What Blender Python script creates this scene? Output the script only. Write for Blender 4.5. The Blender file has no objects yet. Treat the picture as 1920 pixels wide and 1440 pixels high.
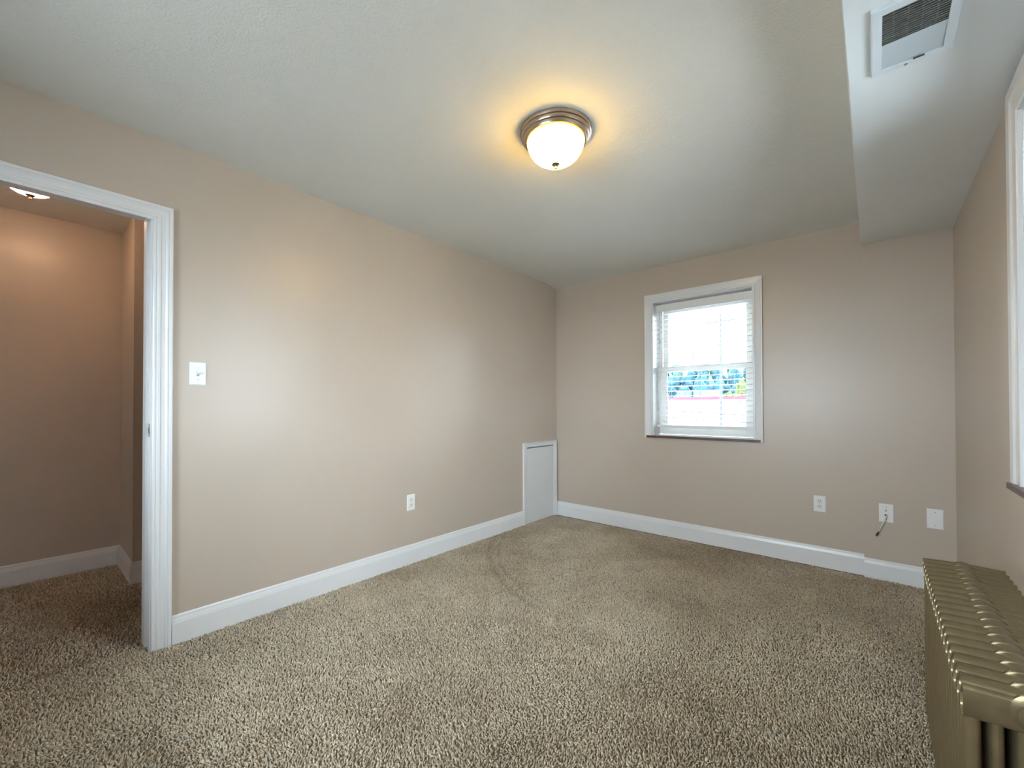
import bpy, bmesh, math, random
import numpy as np
from mathutils import Vector, Matrix

random.seed(7)
rng = np.random.default_rng(11)
scene = bpy.context.scene
COL = scene.collection

# ------------------------------------------------------------------ measures
H = 2.44                     # ceiling
XL, XR = -2.598, 0.373       # left and right wall faces
YB, YR = 3.763, -1.25        # back and rear wall faces
XS, ZS = -0.0614, 2.2435     # soffit edge and underside
YC = 3.718                   # face of the chase under the soffit
EYE = 1.1511
GROUND = -3.3

# ------------------------------------------------------------------ camera
cam = bpy.data.cameras.new('camera')
cam.sensor_fit = 'HORIZONTAL'
cam.sensor_width = 36.0
cam.lens = 793.05 / 1920 * 36.0
cam.shift_x = -0.0003516
cam.shift_y = (754.44 - 720) / 1920
cam.clip_start = 0.02
cam.clip_end = 2000
cam_ob = bpy.data.objects.new('camera', cam)
COL.objects.link(cam_ob)
yaw, pitch, roll = 0.70822291, 0.00977767, -0.00217259
fw = Vector((-math.sin(yaw) * math.cos(pitch), math.cos(yaw) * math.cos(pitch), math.sin(pitch)))
rt = Vector((math.cos(yaw), math.sin(yaw), 0))
up = rt.cross(fw)
r2 = rt * math.cos(roll) + up * math.sin(roll)
u2 = -rt * math.sin(roll) + up * math.cos(roll)
M = Matrix((r2, u2, -fw)).transposed().to_4x4()
M.translation = Vector((0, 0, EYE))
cam_ob.matrix_world = M
scene.camera = cam_ob

# ------------------------------------------------------------------ world, light, exposure
SKY = 10.0
world = bpy.data.worlds.new('overcast_sky')
scene.world = world
world.use_nodes = True
bg = world.node_tree.nodes['Background']
bg.inputs['Color'].default_value = (0.79, 0.895, 1.0, 1)
bg.inputs['Strength'].default_value = SKY

scene.view_settings.view_transform = 'Standard'
scene.view_settings.look = 'None'
scene.view_settings.gamma = 1.0
scene.view_settings.exposure = 1.56
scene.view_settings.use_curve_mapping = False
scene.cycles.use_denoising = True
scene.cycles.max_bounces = 12
scene.cycles.diffuse_bounces = 8
scene.cycles.transparent_max_bounces = 16
scene.cycles.caustics_reflective = False
scene.cycles.caustics_refractive = False
scene.cycles.sample_clamp_indirect = 6.0


def portal(name, loc, rot, sx, sy):
    li = bpy.data.lights.new(name, 'AREA')
    li.shape = 'RECTANGLE'
    li.size, li.size_y = sx, sy
    li.cycles.is_portal = True
    o = bpy.data.objects.new(name, li)
    o.location, o.rotation_euler = loc, rot
    COL.objects.link(o)


# area lights face their local -Z
portal('sky_portal', (-1.13, 4.12, 1.5), (math.radians(-90), 0, 0), 0.86, 1.3)
portal('sky_portal', (0.74, 1.70, 1.53), (0, math.radians(90), 0), 1.4, 0.95)
portal('sky_portal', (-1.10, -1.60, 1.53), (math.radians(90), 0, 0), 1.9, 1.4)

# ------------------------------------------------------------------ materials
MATS = {}


def nodes_of(m):
    m.use_nodes = True
    return m.node_tree.nodes, m.node_tree.links


def mat(name, col, rough=0.5, metal=0.0, spec=0.5, noise=None, bump=None, var=0.06):
    """noise: scale of a faint colour mottling, bump: list of (scale, strength, distance)"""
    m = bpy.data.materials.new(name)
    n, l = nodes_of(m)
    b = n['Principled BSDF']
    b.inputs['Base Color'].default_value = (*col, 1)
    b.inputs['Roughness'].default_value = rough
    b.inputs['Metallic'].default_value = metal
    b.inputs['Specular IOR Level'].default_value = spec
    tc = n.new('ShaderNodeTexCoord')
    if noise:
        nt = n.new('ShaderNodeTexNoise')
        nt.inputs['Scale'].default_value = noise
        nt.inputs['Detail'].default_value = 4
        l.new(tc.outputs['Object'], nt.inputs['Vector'])
        mr = n.new('ShaderNodeMapRange')
        mr.inputs['From Min'].default_value = 0.3
        mr.inputs['From Max'].default_value = 0.7
        mr.inputs['To Min'].default_value = 1 - var
        mr.inputs['To Max'].default_value = 1 + var
        l.new(nt.outputs['Fac'], mr.inputs['Value'])
        mx = n.new('ShaderNodeMix')
        mx.data_type = 'RGBA'
        mx.blend_type = 'MULTIPLY'
        mx.inputs['Factor'].default_value = 1
        mx.inputs['A'].default_value = (*col, 1)
        l.new(mr.outputs['Result'], mx.inputs['B'])
        l.new(mx.outputs['Result'], b.inputs['Base Color'])
    prev = None
    for sc, st, di in (bump or []):
        nt = n.new('ShaderNodeTexNoise')
        nt.inputs['Scale'].default_value = sc
        nt.inputs['Detail'].default_value = 3
        l.new(tc.outputs['Object'], nt.inputs['Vector'])
        bp = n.new('ShaderNodeBump')
        bp.inputs['Strength'].default_value = st
        bp.inputs['Distance'].default_value = di
        l.new(nt.outputs['Fac'], bp.inputs['Height'])
        if prev:
            l.new(prev.outputs['Normal'], bp.inputs['Normal'])
        prev = bp
    if prev:
        l.new(prev.outputs['Normal'], b.inputs['Normal'])
    MATS[name] = m
    return m


BEIGE = (0.51, 0.432, 0.362)
mat('beige_wall_paint', BEIGE, 0.36, 0, 0.55, noise=3, var=0.015, bump=[(220, 0.12, 0.001), (11, 0.10, 0.006)])
mat('ceiling_paint', (0.70, 0.695, 0.66), 0.75, 0, 0.3, noise=2, var=0.02, bump=[(120, 0.5, 0.004), (9, 0.15, 0.02)])
mat('soffit_paint', (0.79, 0.82, 0.83), 0.7, 0, 0.3, noise=2, var=0.02, bump=[(180, 0.3, 0.002)])
mat('white_trim', (0.74, 0.74, 0.75), 0.28, 0, 0.5, noise=5, var=0.02, bump=[(40, 0.06, 0.002)])
mat('door_white', (0.70, 0.71, 0.72), 0.35, 0, 0.5, noise=5, var=0.02, bump=[(60, 0.08, 0.002)])
mat('vinyl_white', (0.74, 0.73, 0.70), 0.35, 0, 0.5, noise=6, var=0.015)
mat('blind_white', (0.78, 0.78, 0.78), 0.4, 0, 0.5, noise=8, var=0.02)
mat('plate_white', (0.80, 0.80, 0.80), 0.3, 0, 0.5, noise=30, var=0.01)
mat('plate_slot', (0.03, 0.03, 0.03), 0.6, noise=40)
mat('screw_metal', (0.35, 0.34, 0.32), 0.35, 0.8, noise=60)
mat('sill_wood', (0.10, 0.035, 0.03), 0.35, 0, 0.5, noise=12, var=0.25)
mat('brushed_nickel', (0.40, 0.33, 0.29), 0.28, 1.0, noise=18, var=0.08)
mat('bronze', (0.10, 0.055, 0.035), 0.4, 0.8, noise=18, var=0.1)
mat('vent_white', (0.68, 0.72, 0.76), 0.4, 0, 0.5, noise=8, var=0.02)
mat('vent_white_shaded', (0.52, 0.57, 0.60), 0.4, 0, 0.5, noise=8, var=0.02)  # same vent paint, darkened to stand for shade on the recessed half
mat('vent_fin', (0.38, 0.39, 0.36), 0.45, 0.3, noise=30, var=0.1)
mat('vent_dark', (0.02, 0.02, 0.022), 0.8, noise=10)
mat('carpet_backing', (0.26, 0.21, 0.16), 0.95, 0, 0.1, noise=90, var=0.3)
mat('white_cable', (0.72, 0.68, 0.58), 0.45, noise=40)
mat('cable_end', (0.16, 0.11, 0.09), 0.35, 0.7, noise=80, var=0.3)
mat('strike_metal', (0.55, 0.5, 0.45), 0.3, 1.0, noise=40)
mat('cord_white', (0.75, 0.75, 0.74), 0.7, noise=60)
mat('gasket', (0.18, 0.19, 0.22), 0.6, noise=40)
# outdoors
mat('stucco_white', (0.78, 0.77, 0.76), 0.9, noise=0.6, var=0.04)
mat('red_fascia', (0.075, 0.004, 0.016), 0.7, noise=1, var=0.1)
mat('grey_siding', (0.022, 0.036, 0.06), 0.7, noise=0.7, var=0.1)
mat('pale_siding', (0.042, 0.065, 0.075), 0.7, noise=0.7, var=0.1)
mat('asphalt', (0.48, 0.48, 0.47), 0.9, noise=0.5, var=0.15)
mat('hill_green', (0.006, 0.02, 0.026), 0.95, 0, 0.1, noise=0.3, var=0.5)
mat('pole_wood', (0.026, 0.028, 0.042), 0.8, noise=3, var=0.2)
mat('cable_black', (0.004, 0.006, 0.014), 0.5, noise=3)
mat('bark', (0.06, 0.045, 0.035), 0.9, noise=3, var=0.3)
mat('leaf_blue_green', (0.009, 0.038, 0.052), 0.8, 0, 0.2, noise=1.3, var=0.55)
mat('leaf_mid_green', (0.022, 0.052, 0.040), 0.8, 0, 0.2, noise=1.3, var=0.5)
mat('leaf_yellow_green', (0.035, 0.052, 0.012), 0.8, 0, 0.2, noise=1.5, var=0.4)
mat('lamp_housing', (0.012, 0.02, 0.025), 0.5, noise=3)

# carpet tufts: colour by the tuft's own tint, with broad patches and a darker arc
m = bpy.data.materials.new('carpet_pile')
n, l = nodes_of(m)
b = n['Principled BSDF']
b.inputs['Roughness'].default_value = 0.95
b.inputs['Specular IOR Level'].default_value = 0.1
at = n.new('ShaderNodeAttribute')
at.attribute_name = 'tint'
cr = n.new('ShaderNodeValToRGB')
cr.color_ramp.elements[0].position = 0.0
cr.color_ramp.elements[0].color = (0.33, 0.262, 0.186, 1)
cr.color_ramp.elements[1].position = 1.0
cr.color_ramp.elements[1].color = (0.79, 0.69, 0.545, 1)
l.new(at.outputs['Fac'], cr.inputs['Fac'])
l.new(cr.outputs['Color'], b.inputs['Base Color'])
MATS['carpet_pile'] = m

# radiator: worn bronze paint
m = mat('radiator_bronze', (0.225, 0.172, 0.092), 0.33, 0.6, 0.5, noise=22, var=0.16, bump=[(70, 0.2, 0.002)])

# clear window glass: passes light, mirrors by Fresnel
m = bpy.data.materials.new('window_glass')
n, l = nodes_of(m)
n.remove(n['Principled BSDF'])
tr = n.new('ShaderNodeBsdfTransparent')
tr.inputs['Color'].default_value = (0.94, 0.97, 0.97, 1)
gl = n.new('ShaderNodeBsdfGlossy')
gl.inputs['Roughness'].default_value = 0.02
fr = n.new('ShaderNodeFresnel')
fr.inputs['IOR'].default_value = 1.45
ms = n.new('ShaderNodeMixShader')
l.new(fr.outputs['Fac'], ms.inputs['Fac'])
l.new(tr.outputs['BSDF'], ms.inputs[1])
l.new(gl.outputs['BSDF'], ms.inputs[2])
l.new(ms.outputs['Shader'], n['Material Output'].inputs['Surface'])
MATS['window_glass'] = m


def lamp_glass(name, tint, emis, strength):
    """frosted lamp glass: lets the bulbs' light through and glows itself"""
    m = bpy.data.materials.new(name)
    n, l = nodes_of(m)
    n.remove(n['Principled BSDF'])
    tl = n.new('ShaderNodeBsdfTranslucent')
    tl.inputs['Color'].default_value = (*tint, 1)
    nt = n.new('ShaderNodeTexNoise')
    nt.inputs['Scale'].default_value = 9
    tc = n.new('ShaderNodeTexCoord')
    l.new(tc.outputs['Object'], nt.inputs['Vector'])
    mx = n.new('ShaderNodeMix')
    mx.data_type = 'RGBA'
    mx.inputs['A'].default_value = (*tint, 1)
    mx.inputs['B'].default_value = (tint[0], tint[1] * 0.85, tint[2] * 0.7, 1)
    l.new(nt.outputs['Fac'], mx.inputs['Factor'])
    l.new(mx.outputs['Result'], tl.inputs['Color'])
    em = n.new('ShaderNodeEmission')
    em.inputs['Color'].default_value = (*emis, 1)
    em.inputs['Strength'].default_value = strength
    ad = n.new('ShaderNodeAddShader')
    l.new(tl.outputs['BSDF'], ad.inputs[0])
    l.new(em.outputs['Emission'], ad.inputs[1])
    l.new(ad.outputs['Shader'], n['Material Output'].inputs['Surface'])
    MATS[name] = m


lamp_glass('amber_lamp_glass', (0.90, 0.66, 0.22), (1.0, 0.63, 0.03), 5.5)
lamp_glass('hall_lamp_glass', (0.9, 0.8, 0.68), (1.0, 0.72, 0.50), 4.0)


# ------------------------------------------------------------------ helpers
def link(o, parent=None):
    COL.objects.link(o)
    if parent:
        o.parent = parent
    return o


def world_of(o):
    v = Vector(o.location)
    while o.parent:
        o = o.parent
        v += Vector(o.location)
    return v


def tag(o, label=None, cat=None, group=None, kind=None):
    for k, v in (('label', label), ('category', cat), ('group', group), ('kind', kind)):
        if v:
            o[k] = v
    return o


def empty(name, loc, label=None, cat=None, group=None, kind=None):
    o = bpy.data.objects.new(name, None)
    o.location = loc
    o.empty_display_size = 0.05
    link(o)
    return tag(o, label, cat, group, kind)


def obj(name, bm, material, parent=None, smooth=False, origin=None, bevel=0):
    """bm holds world coordinates; the mesh is stored about its parent's (or its own) origin"""
    if bevel:
        bmesh.ops.bevel(bm, geom=[e for e in bm.edges if e.is_manifold and e.calc_face_angle(0) > 0.5], offset=bevel,
                        segments=2, affect='EDGES', profile=0.5)
    me = bpy.data.meshes.new(name)
    bmesh.ops.recalc_face_normals(bm, faces=bm.faces)
    bm.to_mesh(me)
    bm.free()
    if smooth:
        me.polygons.foreach_set('use_smooth', [True] * len(me.polygons))
    mats = material if isinstance(material, (list, tuple)) else [material]
    for k in mats:
        me.materials.append(MATS[k])
    o = bpy.data.objects.new(name, me)
    off = Vector((0, 0, 0))
    if parent:
        off = world_of(parent)
    elif origin:
        off = Vector(origin)
        o.location = off
    if off.length:
        me.transform(Matrix.Translation(-off))
    return link(o, parent)


def smooth_angle(o, deg=35):
    me = o.data
    me.polygons.foreach_set('use_smooth', [True] * len(me.polygons))
    me.set_sharp_from_angle(angle=math.radians(deg))
    return o


def box(bm, a, b, mi=0):
    x0, y0, z0 = (min(p, q) for p, q in zip(a, b))
    x1, y1, z1 = (max(p, q) for p, q in zip(a, b))
    v = [bm.verts.new(c) for c in ((x0, y0, z0), (x1, y0, z0), (x1, y1, z0), (x0, y1, z0),
                                   (x0, y0, z1), (x1, y0, z1), (x1, y1, z1), (x0, y1, z1))]
    for f in ((0, 3, 2, 1), (4, 5, 6, 7), (0, 1, 5, 4), (1, 2, 6, 5), (2, 3, 7, 6), (3, 0, 4, 7)):
        bm.faces.new([v[i] for i in f]).material_index = mi
    return v


def boxes(*pairs):
    bm = bmesh.new()
    for a, b in pairs:
        box(bm, a, b)
    return bm


def extrude_profile(bm, prof, path):
    """prof: list of (a, z) ; path(a, s) -> world xyz without z for s in (0,1). closed prism."""
    rows = []
    for s in (0, 1):
        rows.append([bm.verts.new(path(a, z, s)) for a, z in prof])
    k = len(prof)
    for i in range(k):
        j = (i + 1) % k
        bm.faces.new((rows[0][i], rows[0][j], rows[1][j], rows[1][i]))
    bm.faces.new(rows[0][::-1])
    bm.faces.new(rows[1])


def lathe(bm, prof, c, seg=48, axis='z', caps=True, mi=0):
    """prof: list of (r, h); revolved about axis through c"""
    rings = []
    for r, h in prof:
        ring = []
        if r < 1e-6:
            ring = [None]
            p = (c[0], c[1], c[2] + h) if axis == 'z' else ((c[0], c[1] + h, c[2]) if axis == 'y' else (c[0] + h, c[1], c[2]))
            ring = [bm.verts.new(p)]
        else:
            for i in range(seg):
                t = 2 * math.pi * i / seg
                a, d = r * math.cos(t), r * math.sin(t)
                p = (c[0] + a, c[1] + d, c[2] + h) if axis == 'z' else (
                    (c[0] + a, c[1] + h, c[2] + d) if axis == 'y' else (c[0] + h, c[1] + a, c[2] + d))
                ring.append(bm.verts.new(p))
        rings.append(ring)
    for A, B in zip(rings, rings[1:]):
        for i in range(seg):
            j = (i + 1) % seg
            if len(A) == 1 and len(B) == 1:
                continue
            if len(A) == 1:
                f = bm.faces.new((A[0], B[i], B[j]))
            elif len(B) == 1:
                f = bm.faces.new((A[i], A[j], B[0]))
            else:
                f = bm.faces.new((A[i], A[j], B[j], B[i]))
            f.material_index = mi
    if caps:
        for R_ in (rings[0], rings[-1]):
            if len(R_) > 2:
                bm.faces.new(R_).material_index = mi


def tube(bm, pts, r, seg=8):
    pts = [Vector(p) for p in pts]
    rings = []
    for i, p in enumerate(pts):
        d = (pts[min(i + 1, len(pts) - 1)] - pts[max(i - 1, 0)]).normalized()
        a = d.orthogonal().normalized() if abs(d.z) > 0.9 else d.cross(Vector((0, 0, 1))).normalized()
        b_ = d.cross(a)
        rr = r[i] if isinstance(r, (list, tuple)) else r
        rings.append([bm.verts.new(p + (a * math.cos(2 * math.pi * k / seg) + b_ * math.sin(2 * math.pi * k / seg)) * rr)
                      for k in range(seg)])
    for A, B in zip(rings, rings[1:]):
        for k in range(seg):
            bm.faces.new((A[k], A[(k + 1) % seg], B[(k + 1) % seg], B[k]))
    bm.faces.new(rings[0][::-1])
    bm.faces.new(rings[-1])


def slab_with_holes(place, u0, u1, z0, z1, holes, t):
    """a wall of thickness t with rectangular holes; place(u, v, z) -> world"""
    us = sorted({u0, u1, *[h[0] for h in holes], *[h[1] for h in holes]})
    zs = sorted({z0, z1, *[h[2] for h in holes], *[h[3] for h in holes]})
    bm = bmesh.new()
    cache = {}

    def V(i, k, v):
        if (i, k, v) not in cache:
            cache[(i, k, v)] = bm.verts.new(place(us[i], v, zs[k]))
        return cache[(i, k, v)]

    def solid(i, k):
        if not (0 <= i < len(us) - 1 and 0 <= k < len(zs) - 1):
            return False
        cu, cz = (us[i] + us[i + 1]) / 2, (zs[k] + zs[k + 1]) / 2
        return not any(h[0] < cu < h[1] and h[2] < cz < h[3] for h in holes)

    for i in range(len(us) - 1):
        for k in range(len(zs) - 1):
            if not solid(i, k):
                continue
            bm.faces.new((V(i, k, 0), V(i + 1, k, 0), V(i + 1, k + 1, 0), V(i, k + 1, 0)))
            bm.faces.new((V(i, k, t), V(i, k + 1, t), V(i + 1, k + 1, t), V(i + 1, k, t)))
            for (di, dk, e) in ((-1, 0, ((i, k), (i, k + 1))), (1, 0, ((i + 1, k), (i + 1, k + 1))),
                                (0, -1, ((i, k), (i + 1, k))), (0, 1, ((i, k + 1), (i + 1, k + 1)))):
                if not solid(i + di, k + dk):
                    (a, b_), (c, d) = e
                    bm.faces.new((V(a, b_, 0), V(c, d, 0), V(c, d, t), V(a, b_, t)))
    return bm


def on_left(u, v, z):      # u along +y, v out of the room
    return (XL - v, u, z)


def on_back(u, v, z):
    return (u, YB + v, z)


def on_right(u, v, z):     # seen from the room u runs to the right, that is -y
    return (XR + v, -u, z)


def on_rear(u, v, z):
    return (-u, YR - v, z)


def struct(name, bm, m, smooth=False):
    o = obj(name, bm, m, smooth=smooth)
    o['kind'] = 'structure'
    return o


# ------------------------------------------------------------------ room shell
DOOR = (-0.352, 0.405, 0.0, 2.062)             # clear opening in the left wall (y0, y1, z0, z1)
W1 = (-1.540, -0.722, 0.885, 2.100)           # back window opening (x)
W2 = (-2.115, -1.275, 0.885, 2.115)           # right window opening (u = -y)
W3 = (0.25, 1.95, 0.885, 2.13)                # unseen rear window, inferred from the light, widened for fill (u = -x)
WT = 0.28

fl = struct('floor', boxes(((XL - 0.10, YR, -0.15), (XR, YB, -0.004)), ((-4.75, -1.6, -0.15), (XL - 0.10, 1.6, -0.004))), 'carpet_backing')
struct('wall_left', slab_with_holes(on_left, YR - WT, YB, -0.15, H + 0.1, [(DOOR[0] - 0.02, DOOR[1] + 0.02, -0.15, DOOR[3] + 0.02)], 0.10),
       'beige_wall_paint')
struct('wall_back', slab_with_holes(on_back, XL - 0.100, XR + WT, -0.15, H + 0.1, [W1], WT), 'beige_wall_paint')
struct('wall_right', slab_with_holes(on_right, -YB, -YR + WT, -0.15, H + 0.1, [W2], WT), 'beige_wall_paint')
struct('wall_rear', slab_with_holes(on_rear, -XR, -XL + 0.115, -0.15, H + 0.1, [W3], WT), 'beige_wall_paint')
# the chase that carries the soffit down the back corner
struct('wall_chase', boxes(((XS, YC, -0.05), (XR, YB, ZS))), 'beige_wall_paint')

# ceiling: a sheet that droops softly into the back wall
bm = bmesh.new()
ys = [YR, -0.4, 0.6, 1.6, 2.6, 3.2] + [3.4 + 0.3633 * i / 14 for i in range(15)]
xs_ = [XL, -2.0, -1.3, -0.7, XS]
rows = []
for y in ys:
    t = max(0.0, (y - 3.45) / (YB - 3.45))
    rows.append([bm.verts.new((x, y, H - 0.026 * t ** 2.6)) for x in xs_])
for A, B in zip(rows, rows[1:]):
    for i in range(len(xs_) - 1):
        bm.faces.new((A[i], A[i + 1], B[i + 1], B[i]))
top = [bm.verts.new((x, y, H + 0.1)) for x, y in ((XL, YR), (XS, YR), (XS, YB), (XL, YB))]
bm.faces.new(top)
c = struct('ceiling', bm, 'ceiling_paint', smooth=True)
bm = boxes(((XS, YR, ZS), (XR, YB, H + 0.1)))
bmesh.ops.bevel(bm, geom=[e for e in bm.edges if all(abs(v.co.x - XS) < 1e-4 and abs(v.co.z - ZS) < 1e-4 for v in e.verts)],
                offset=0.004, segments=2, affect='EDGES')
struct('ceiling_soffit', bm, 'soffit_paint')

# hall beyond the door
HX, HY = -4.245, 0.492
struct('wall_hall_far', boxes(((HX - 0.1, -1.6, -0.15), (HX, HY, H + 0.1))), 'beige_wall_paint')
struct('wall_hall_side', boxes(((HX - 0.1, HY, -0.15), (-3.705, 1.6, H + 0.1))), 'beige_wall_paint')
struct('wall_hall_end', boxes(((HX - 0.1, -1.7, -0.15), (XL - 0.100, -1.6, H + 0.1))), 'beige_wall_paint')
struct('wall_hall_near', boxes(((-3.705, 1.6, -0.15), (XL - 0.100, 1.7, H + 0.1))), 'beige_wall_paint')
struct('ceiling_hall', boxes(((HX, -1.6, H), (XL - 0.100, 1.6, H + 0.1))), 'ceiling_paint')

# ------------------------------------------------------------------ carpet pile (joined: nobody could count it)


def smooth_noise(x, y, scale, seed):
    """cheap value noise"""
    r = np.random.default_rng(seed).random((97, 97))
    gx, gy = x / scale + 40.3, y / scale + 40.7
    ix, iy = np.floor(gx).astype(int), np.floor(gy).astype(int)
    fx, fy = gx - ix, gy - iy
    fx, fy = fx * fx * (3 - 2 * fx), fy * fy * (3 - 2 * fy)
    g = lambda a, b_: r[a % 97, b_ % 97]
    return ((g(ix, iy) * (1 - fx) + g(ix + 1, iy) * fx) * (1 - fy) + (g(ix, iy + 1) * (1 - fx) + g(ix + 1, iy + 1) * fx) * fy)


def tufts(x0, x1, y0, y1, step):
    gx, gy = np.meshgrid(np.arange(x0, x1, step), np.arange(y0, y1, step))
    p = np.stack([gx.ravel(), gy.ravel()], 1)
    p += rng.uniform(-0.5, 0.5, p.shape) * step
    return p[(p[:, 0] > x0 + .003) & (p[:, 0] < x1 - .003) & (p[:, 1] > y0 + .003) & (p[:, 1] < y1 - .003)]


P = np.concatenate([tufts(XL - 0.100, XR, -0.35, YC - 0.01, 0.0076), tufts(HX + 0.01, XL - 0.100, -0.9, HY, 0.0105),
                    tufts(-3.69, XL - 0.100, HY, 0.95, 0.0105)])
x, y = P[:, 0], P[:, 1]
inwall = (x < XL + 0.012) & (x > XL - 0.105) & ((y > DOOR[1] - 0.004) | (y < DOOR[0]))
P = P[~inwall]
x, y = P[:, 0], P[:, 1]
N = len(P)
# the vacuum's and the feet's sweeps lay the pile over in broad patches
ang = 2 * math.pi * (1.3 * smooth_noise(x, y, 0.55, 3) + 0.5 * smooth_noise(x, y, 0.17, 4)) + rng.normal(0, 1.25, N)
# one long arc swept round the far corner
rr = np.hypot(x + 1.094, y - 3.545)
arc = (np.exp(-((rr - 1.663) / 0.020) ** 2) + 0.7 * np.exp(-((rr - 1.592) / 0.014) ** 2)) * np.clip((-1.0 - x) / 0.5, 0, 1) * (y < 3.0)
lean = (0.0055 + 0.003 * smooth_noise(x, y, 0.3, 5)) * rng.uniform(0.5, 1.6, N)
hgt = (0.0125 + 0.0012 * smooth_noise(x, y, 0.12, 6)) * rng.uniform(0.75, 1.2, N) * (1 - 0.25 * arc)
wid = rng.uniform(0.0026, 0.0040, N)
tint = np.clip(rng.normal(0.5, 0.2, N) + 0.35 * (smooth_noise(x, y, 0.4, 8) - 0.5) + 0.25 * (smooth_noise(x, y, 0.14, 9) - 0.5) - 0.20 * arc, 0, 1)
dx, dy = np.cos(ang), np.sin(ang)
curl = ang + rng.normal(0, 1.6, N)
cx, cy = np.cos(curl), np.sin(curl)
rot = rng.uniform(0, 2 * math.pi, N)
V = np.zeros((N, 7, 3), np.float32)
for k in range(3):
    a = rot + k * 2 * math.pi / 3
    V[:, k] = np.stack([x + wid * .7 * np.cos(a), y + wid * .7 * np.sin(a), np.full(N, -0.003)], 1)
    V[:, 3 + k] = np.stack([x + lean * .6 * dx + wid * np.cos(a + .6), y + lean * .6 * dy + wid * np.sin(a + .6), hgt * .68 + 0.001 * np.sin(a)], 1)
V[:, 6] = np.stack([x + lean * dx + .0035 * cx, y + lean * dy + .0035 * cy, hgt], 1)
V[:, :, 2] -= 0.006
base = (np.arange(N) * 7)[:, None]
quads = np.concatenate([base + np.array([[k, (k + 1) % 3, 3 + (k + 1) % 3, 3 + k]]) for k in range(3)], 0)
tris = np.concatenate([base + np.array([[3 + k, 3 + (k + 1) % 3, 6]]) for k in range(3)], 0)
me = bpy.data.meshes.new('carpet_pile')
me.vertices.add(N * 7)
me.vertices.foreach_set('co', V.ravel())
nq, nt_ = len(quads), len(tris)
me.loops.add(nq * 4 + nt_ * 3)
me.loops.foreach_set('vertex_index', np.concatenate([quads.ravel(), tris.ravel()]).astype(np.int32))
me.polygons.add(nq + nt_)
me.polygons.foreach_set('loop_start', np.concatenate([np.arange(nq) * 4, nq * 4 + np.arange(nt_) * 3]).astype(np.int32))
me.update(calc_edges=True)
me.polygons.foreach_set('use_smooth', [True] * (nq + nt_))
ta = me.attributes.new('tint', 'FLOAT', 'POINT')
tv = np.repeat(tint, 7).reshape(N, 7).astype(np.float32)
ta.data.foreach_set('value', tv.ravel())
me.materials.append(MATS['carpet_pile'])
o = bpy.data.objects.new('carpet_pile', me)
link(o, fl)
o['kind'] = 'stuff'
del V, quads, tris, tv

# ------------------------------------------------------------------ baseboards
BASE = [(0, 0), (0.0155, 0), (0.0155, 0.099), (0.0120, 0.1005), (0.0125, 0.104), (0.0085, 0.121), (0.0065, 0.1225),
        (0.0080, 0.1245), (0.0070, 0.131), (0.0045, 0.136), (0, 0.136)]


def baseboard(name, p0, p1, nrm, h=1.0):
    bm = bmesh.new()
    p0, p1 = Vector((*p0, 0)), Vector((*p1, 0))
    nv = Vector((*nrm, 0))
    extrude_profile(bm, [(a, z * h) for a, z in BASE],
                    lambda a, z, s: (p0.lerp(p1, s) + nv * a + Vector((0, 0, z - 0.004 * (z == 0)))))
    return struct(name, bm, 'white_trim')


baseboard('baseboard_left', (XL, 0.488), (XL, 3.186), (1, 0), 1.03)
baseboard('baseboard_back', (XL, YB), (XS - 0.0, YB), (0, -1), 1.03)
baseboard('baseboard_chase', (XS, YC), (XR, YC), (0, -1), 0.96)
baseboard('baseboard_right', (XR, YR), (XR, YC - 0.016), (-1, 0))
baseboard('baseboard_rear', (XL + 0.016, YR), (XR - 0.016, YR), (0, 1))
baseboard('baseboard_hall_far', (HX, -1.6), (HX, HY), (1, 0))
baseboard('baseboard_hall_side', (HX + 0.016, HY), (-3.705 + 0.0155, HY), (0, -1))
baseboard('baseboard_hall_corner', (-3.705, HY), (-3.705, 1.6), (1, 0))

# ------------------------------------------------------------------ casings
# across the casing from the opening outwards: (distance, height off the wall)
CASE = [(0, 0), (0, 0.010), (0.004, 0.0125), (0.010, 0.0125), (0.013, 0.010), (0.016, 0.010), (0.019, 0.0145), (0.027, 0.0155),
        (0.030, 0.012), (0.046, 0.0135), (0.052, 0.018), (0.056, 0.019), (0.0595, 0.0165), (0.062, 0.019), (0.072, 0.019),
        (0.075, 0.016), (0.075, 0)]


def casing(prof, place, u0, u1, z0, z1, parent, m='white_trim', bottom=False, name='casing'):
    """mitred boards round an opening; the legs and the head are parts of their own"""
    w = prof[-1][0]

    def prism(A, B):
        """A, B: functions a -> (u, z) at both ends"""
        bm = bmesh.new()
        rws = [[bm.verts.new(place(*[A(a)[0], -hh, A(a)[1]])) for a, hh in prof],
               [bm.verts.new(place(*[B(a)[0], -hh, B(a)[1]])) for a, hh in prof]]
        k = len(prof)
        for i in range(k):
            j = (i + 1) % k
            bm.faces.new((rws[0][i], rws[0][j], rws[1][j], rws[1][i]))
        bm.faces.new(rws[0][::-1])
        bm.faces.new(rws[1])
        return bm

    zb = (lambda a: z0 - a) if bottom else (lambda a: z0)
    obj(name + '_leg', prism(lambda a: (u0 - a, zb(a)), lambda a: (u0 - a, z1 + a)), m, parent)
    obj(name + '_leg', prism(lambda a: (u1 + a, zb(a)), lambda a: (u1 + a, z1 + a)), m, parent)
    obj(name + '_head', prism(lambda a: (u0 - a, z1 + a), lambda a: (u1 + a, z1 + a)), m, parent)


def tag_structure(o, label=None):
    o['kind'] = 'structure'
    if label:
        o['label'] = label
    return o


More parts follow.
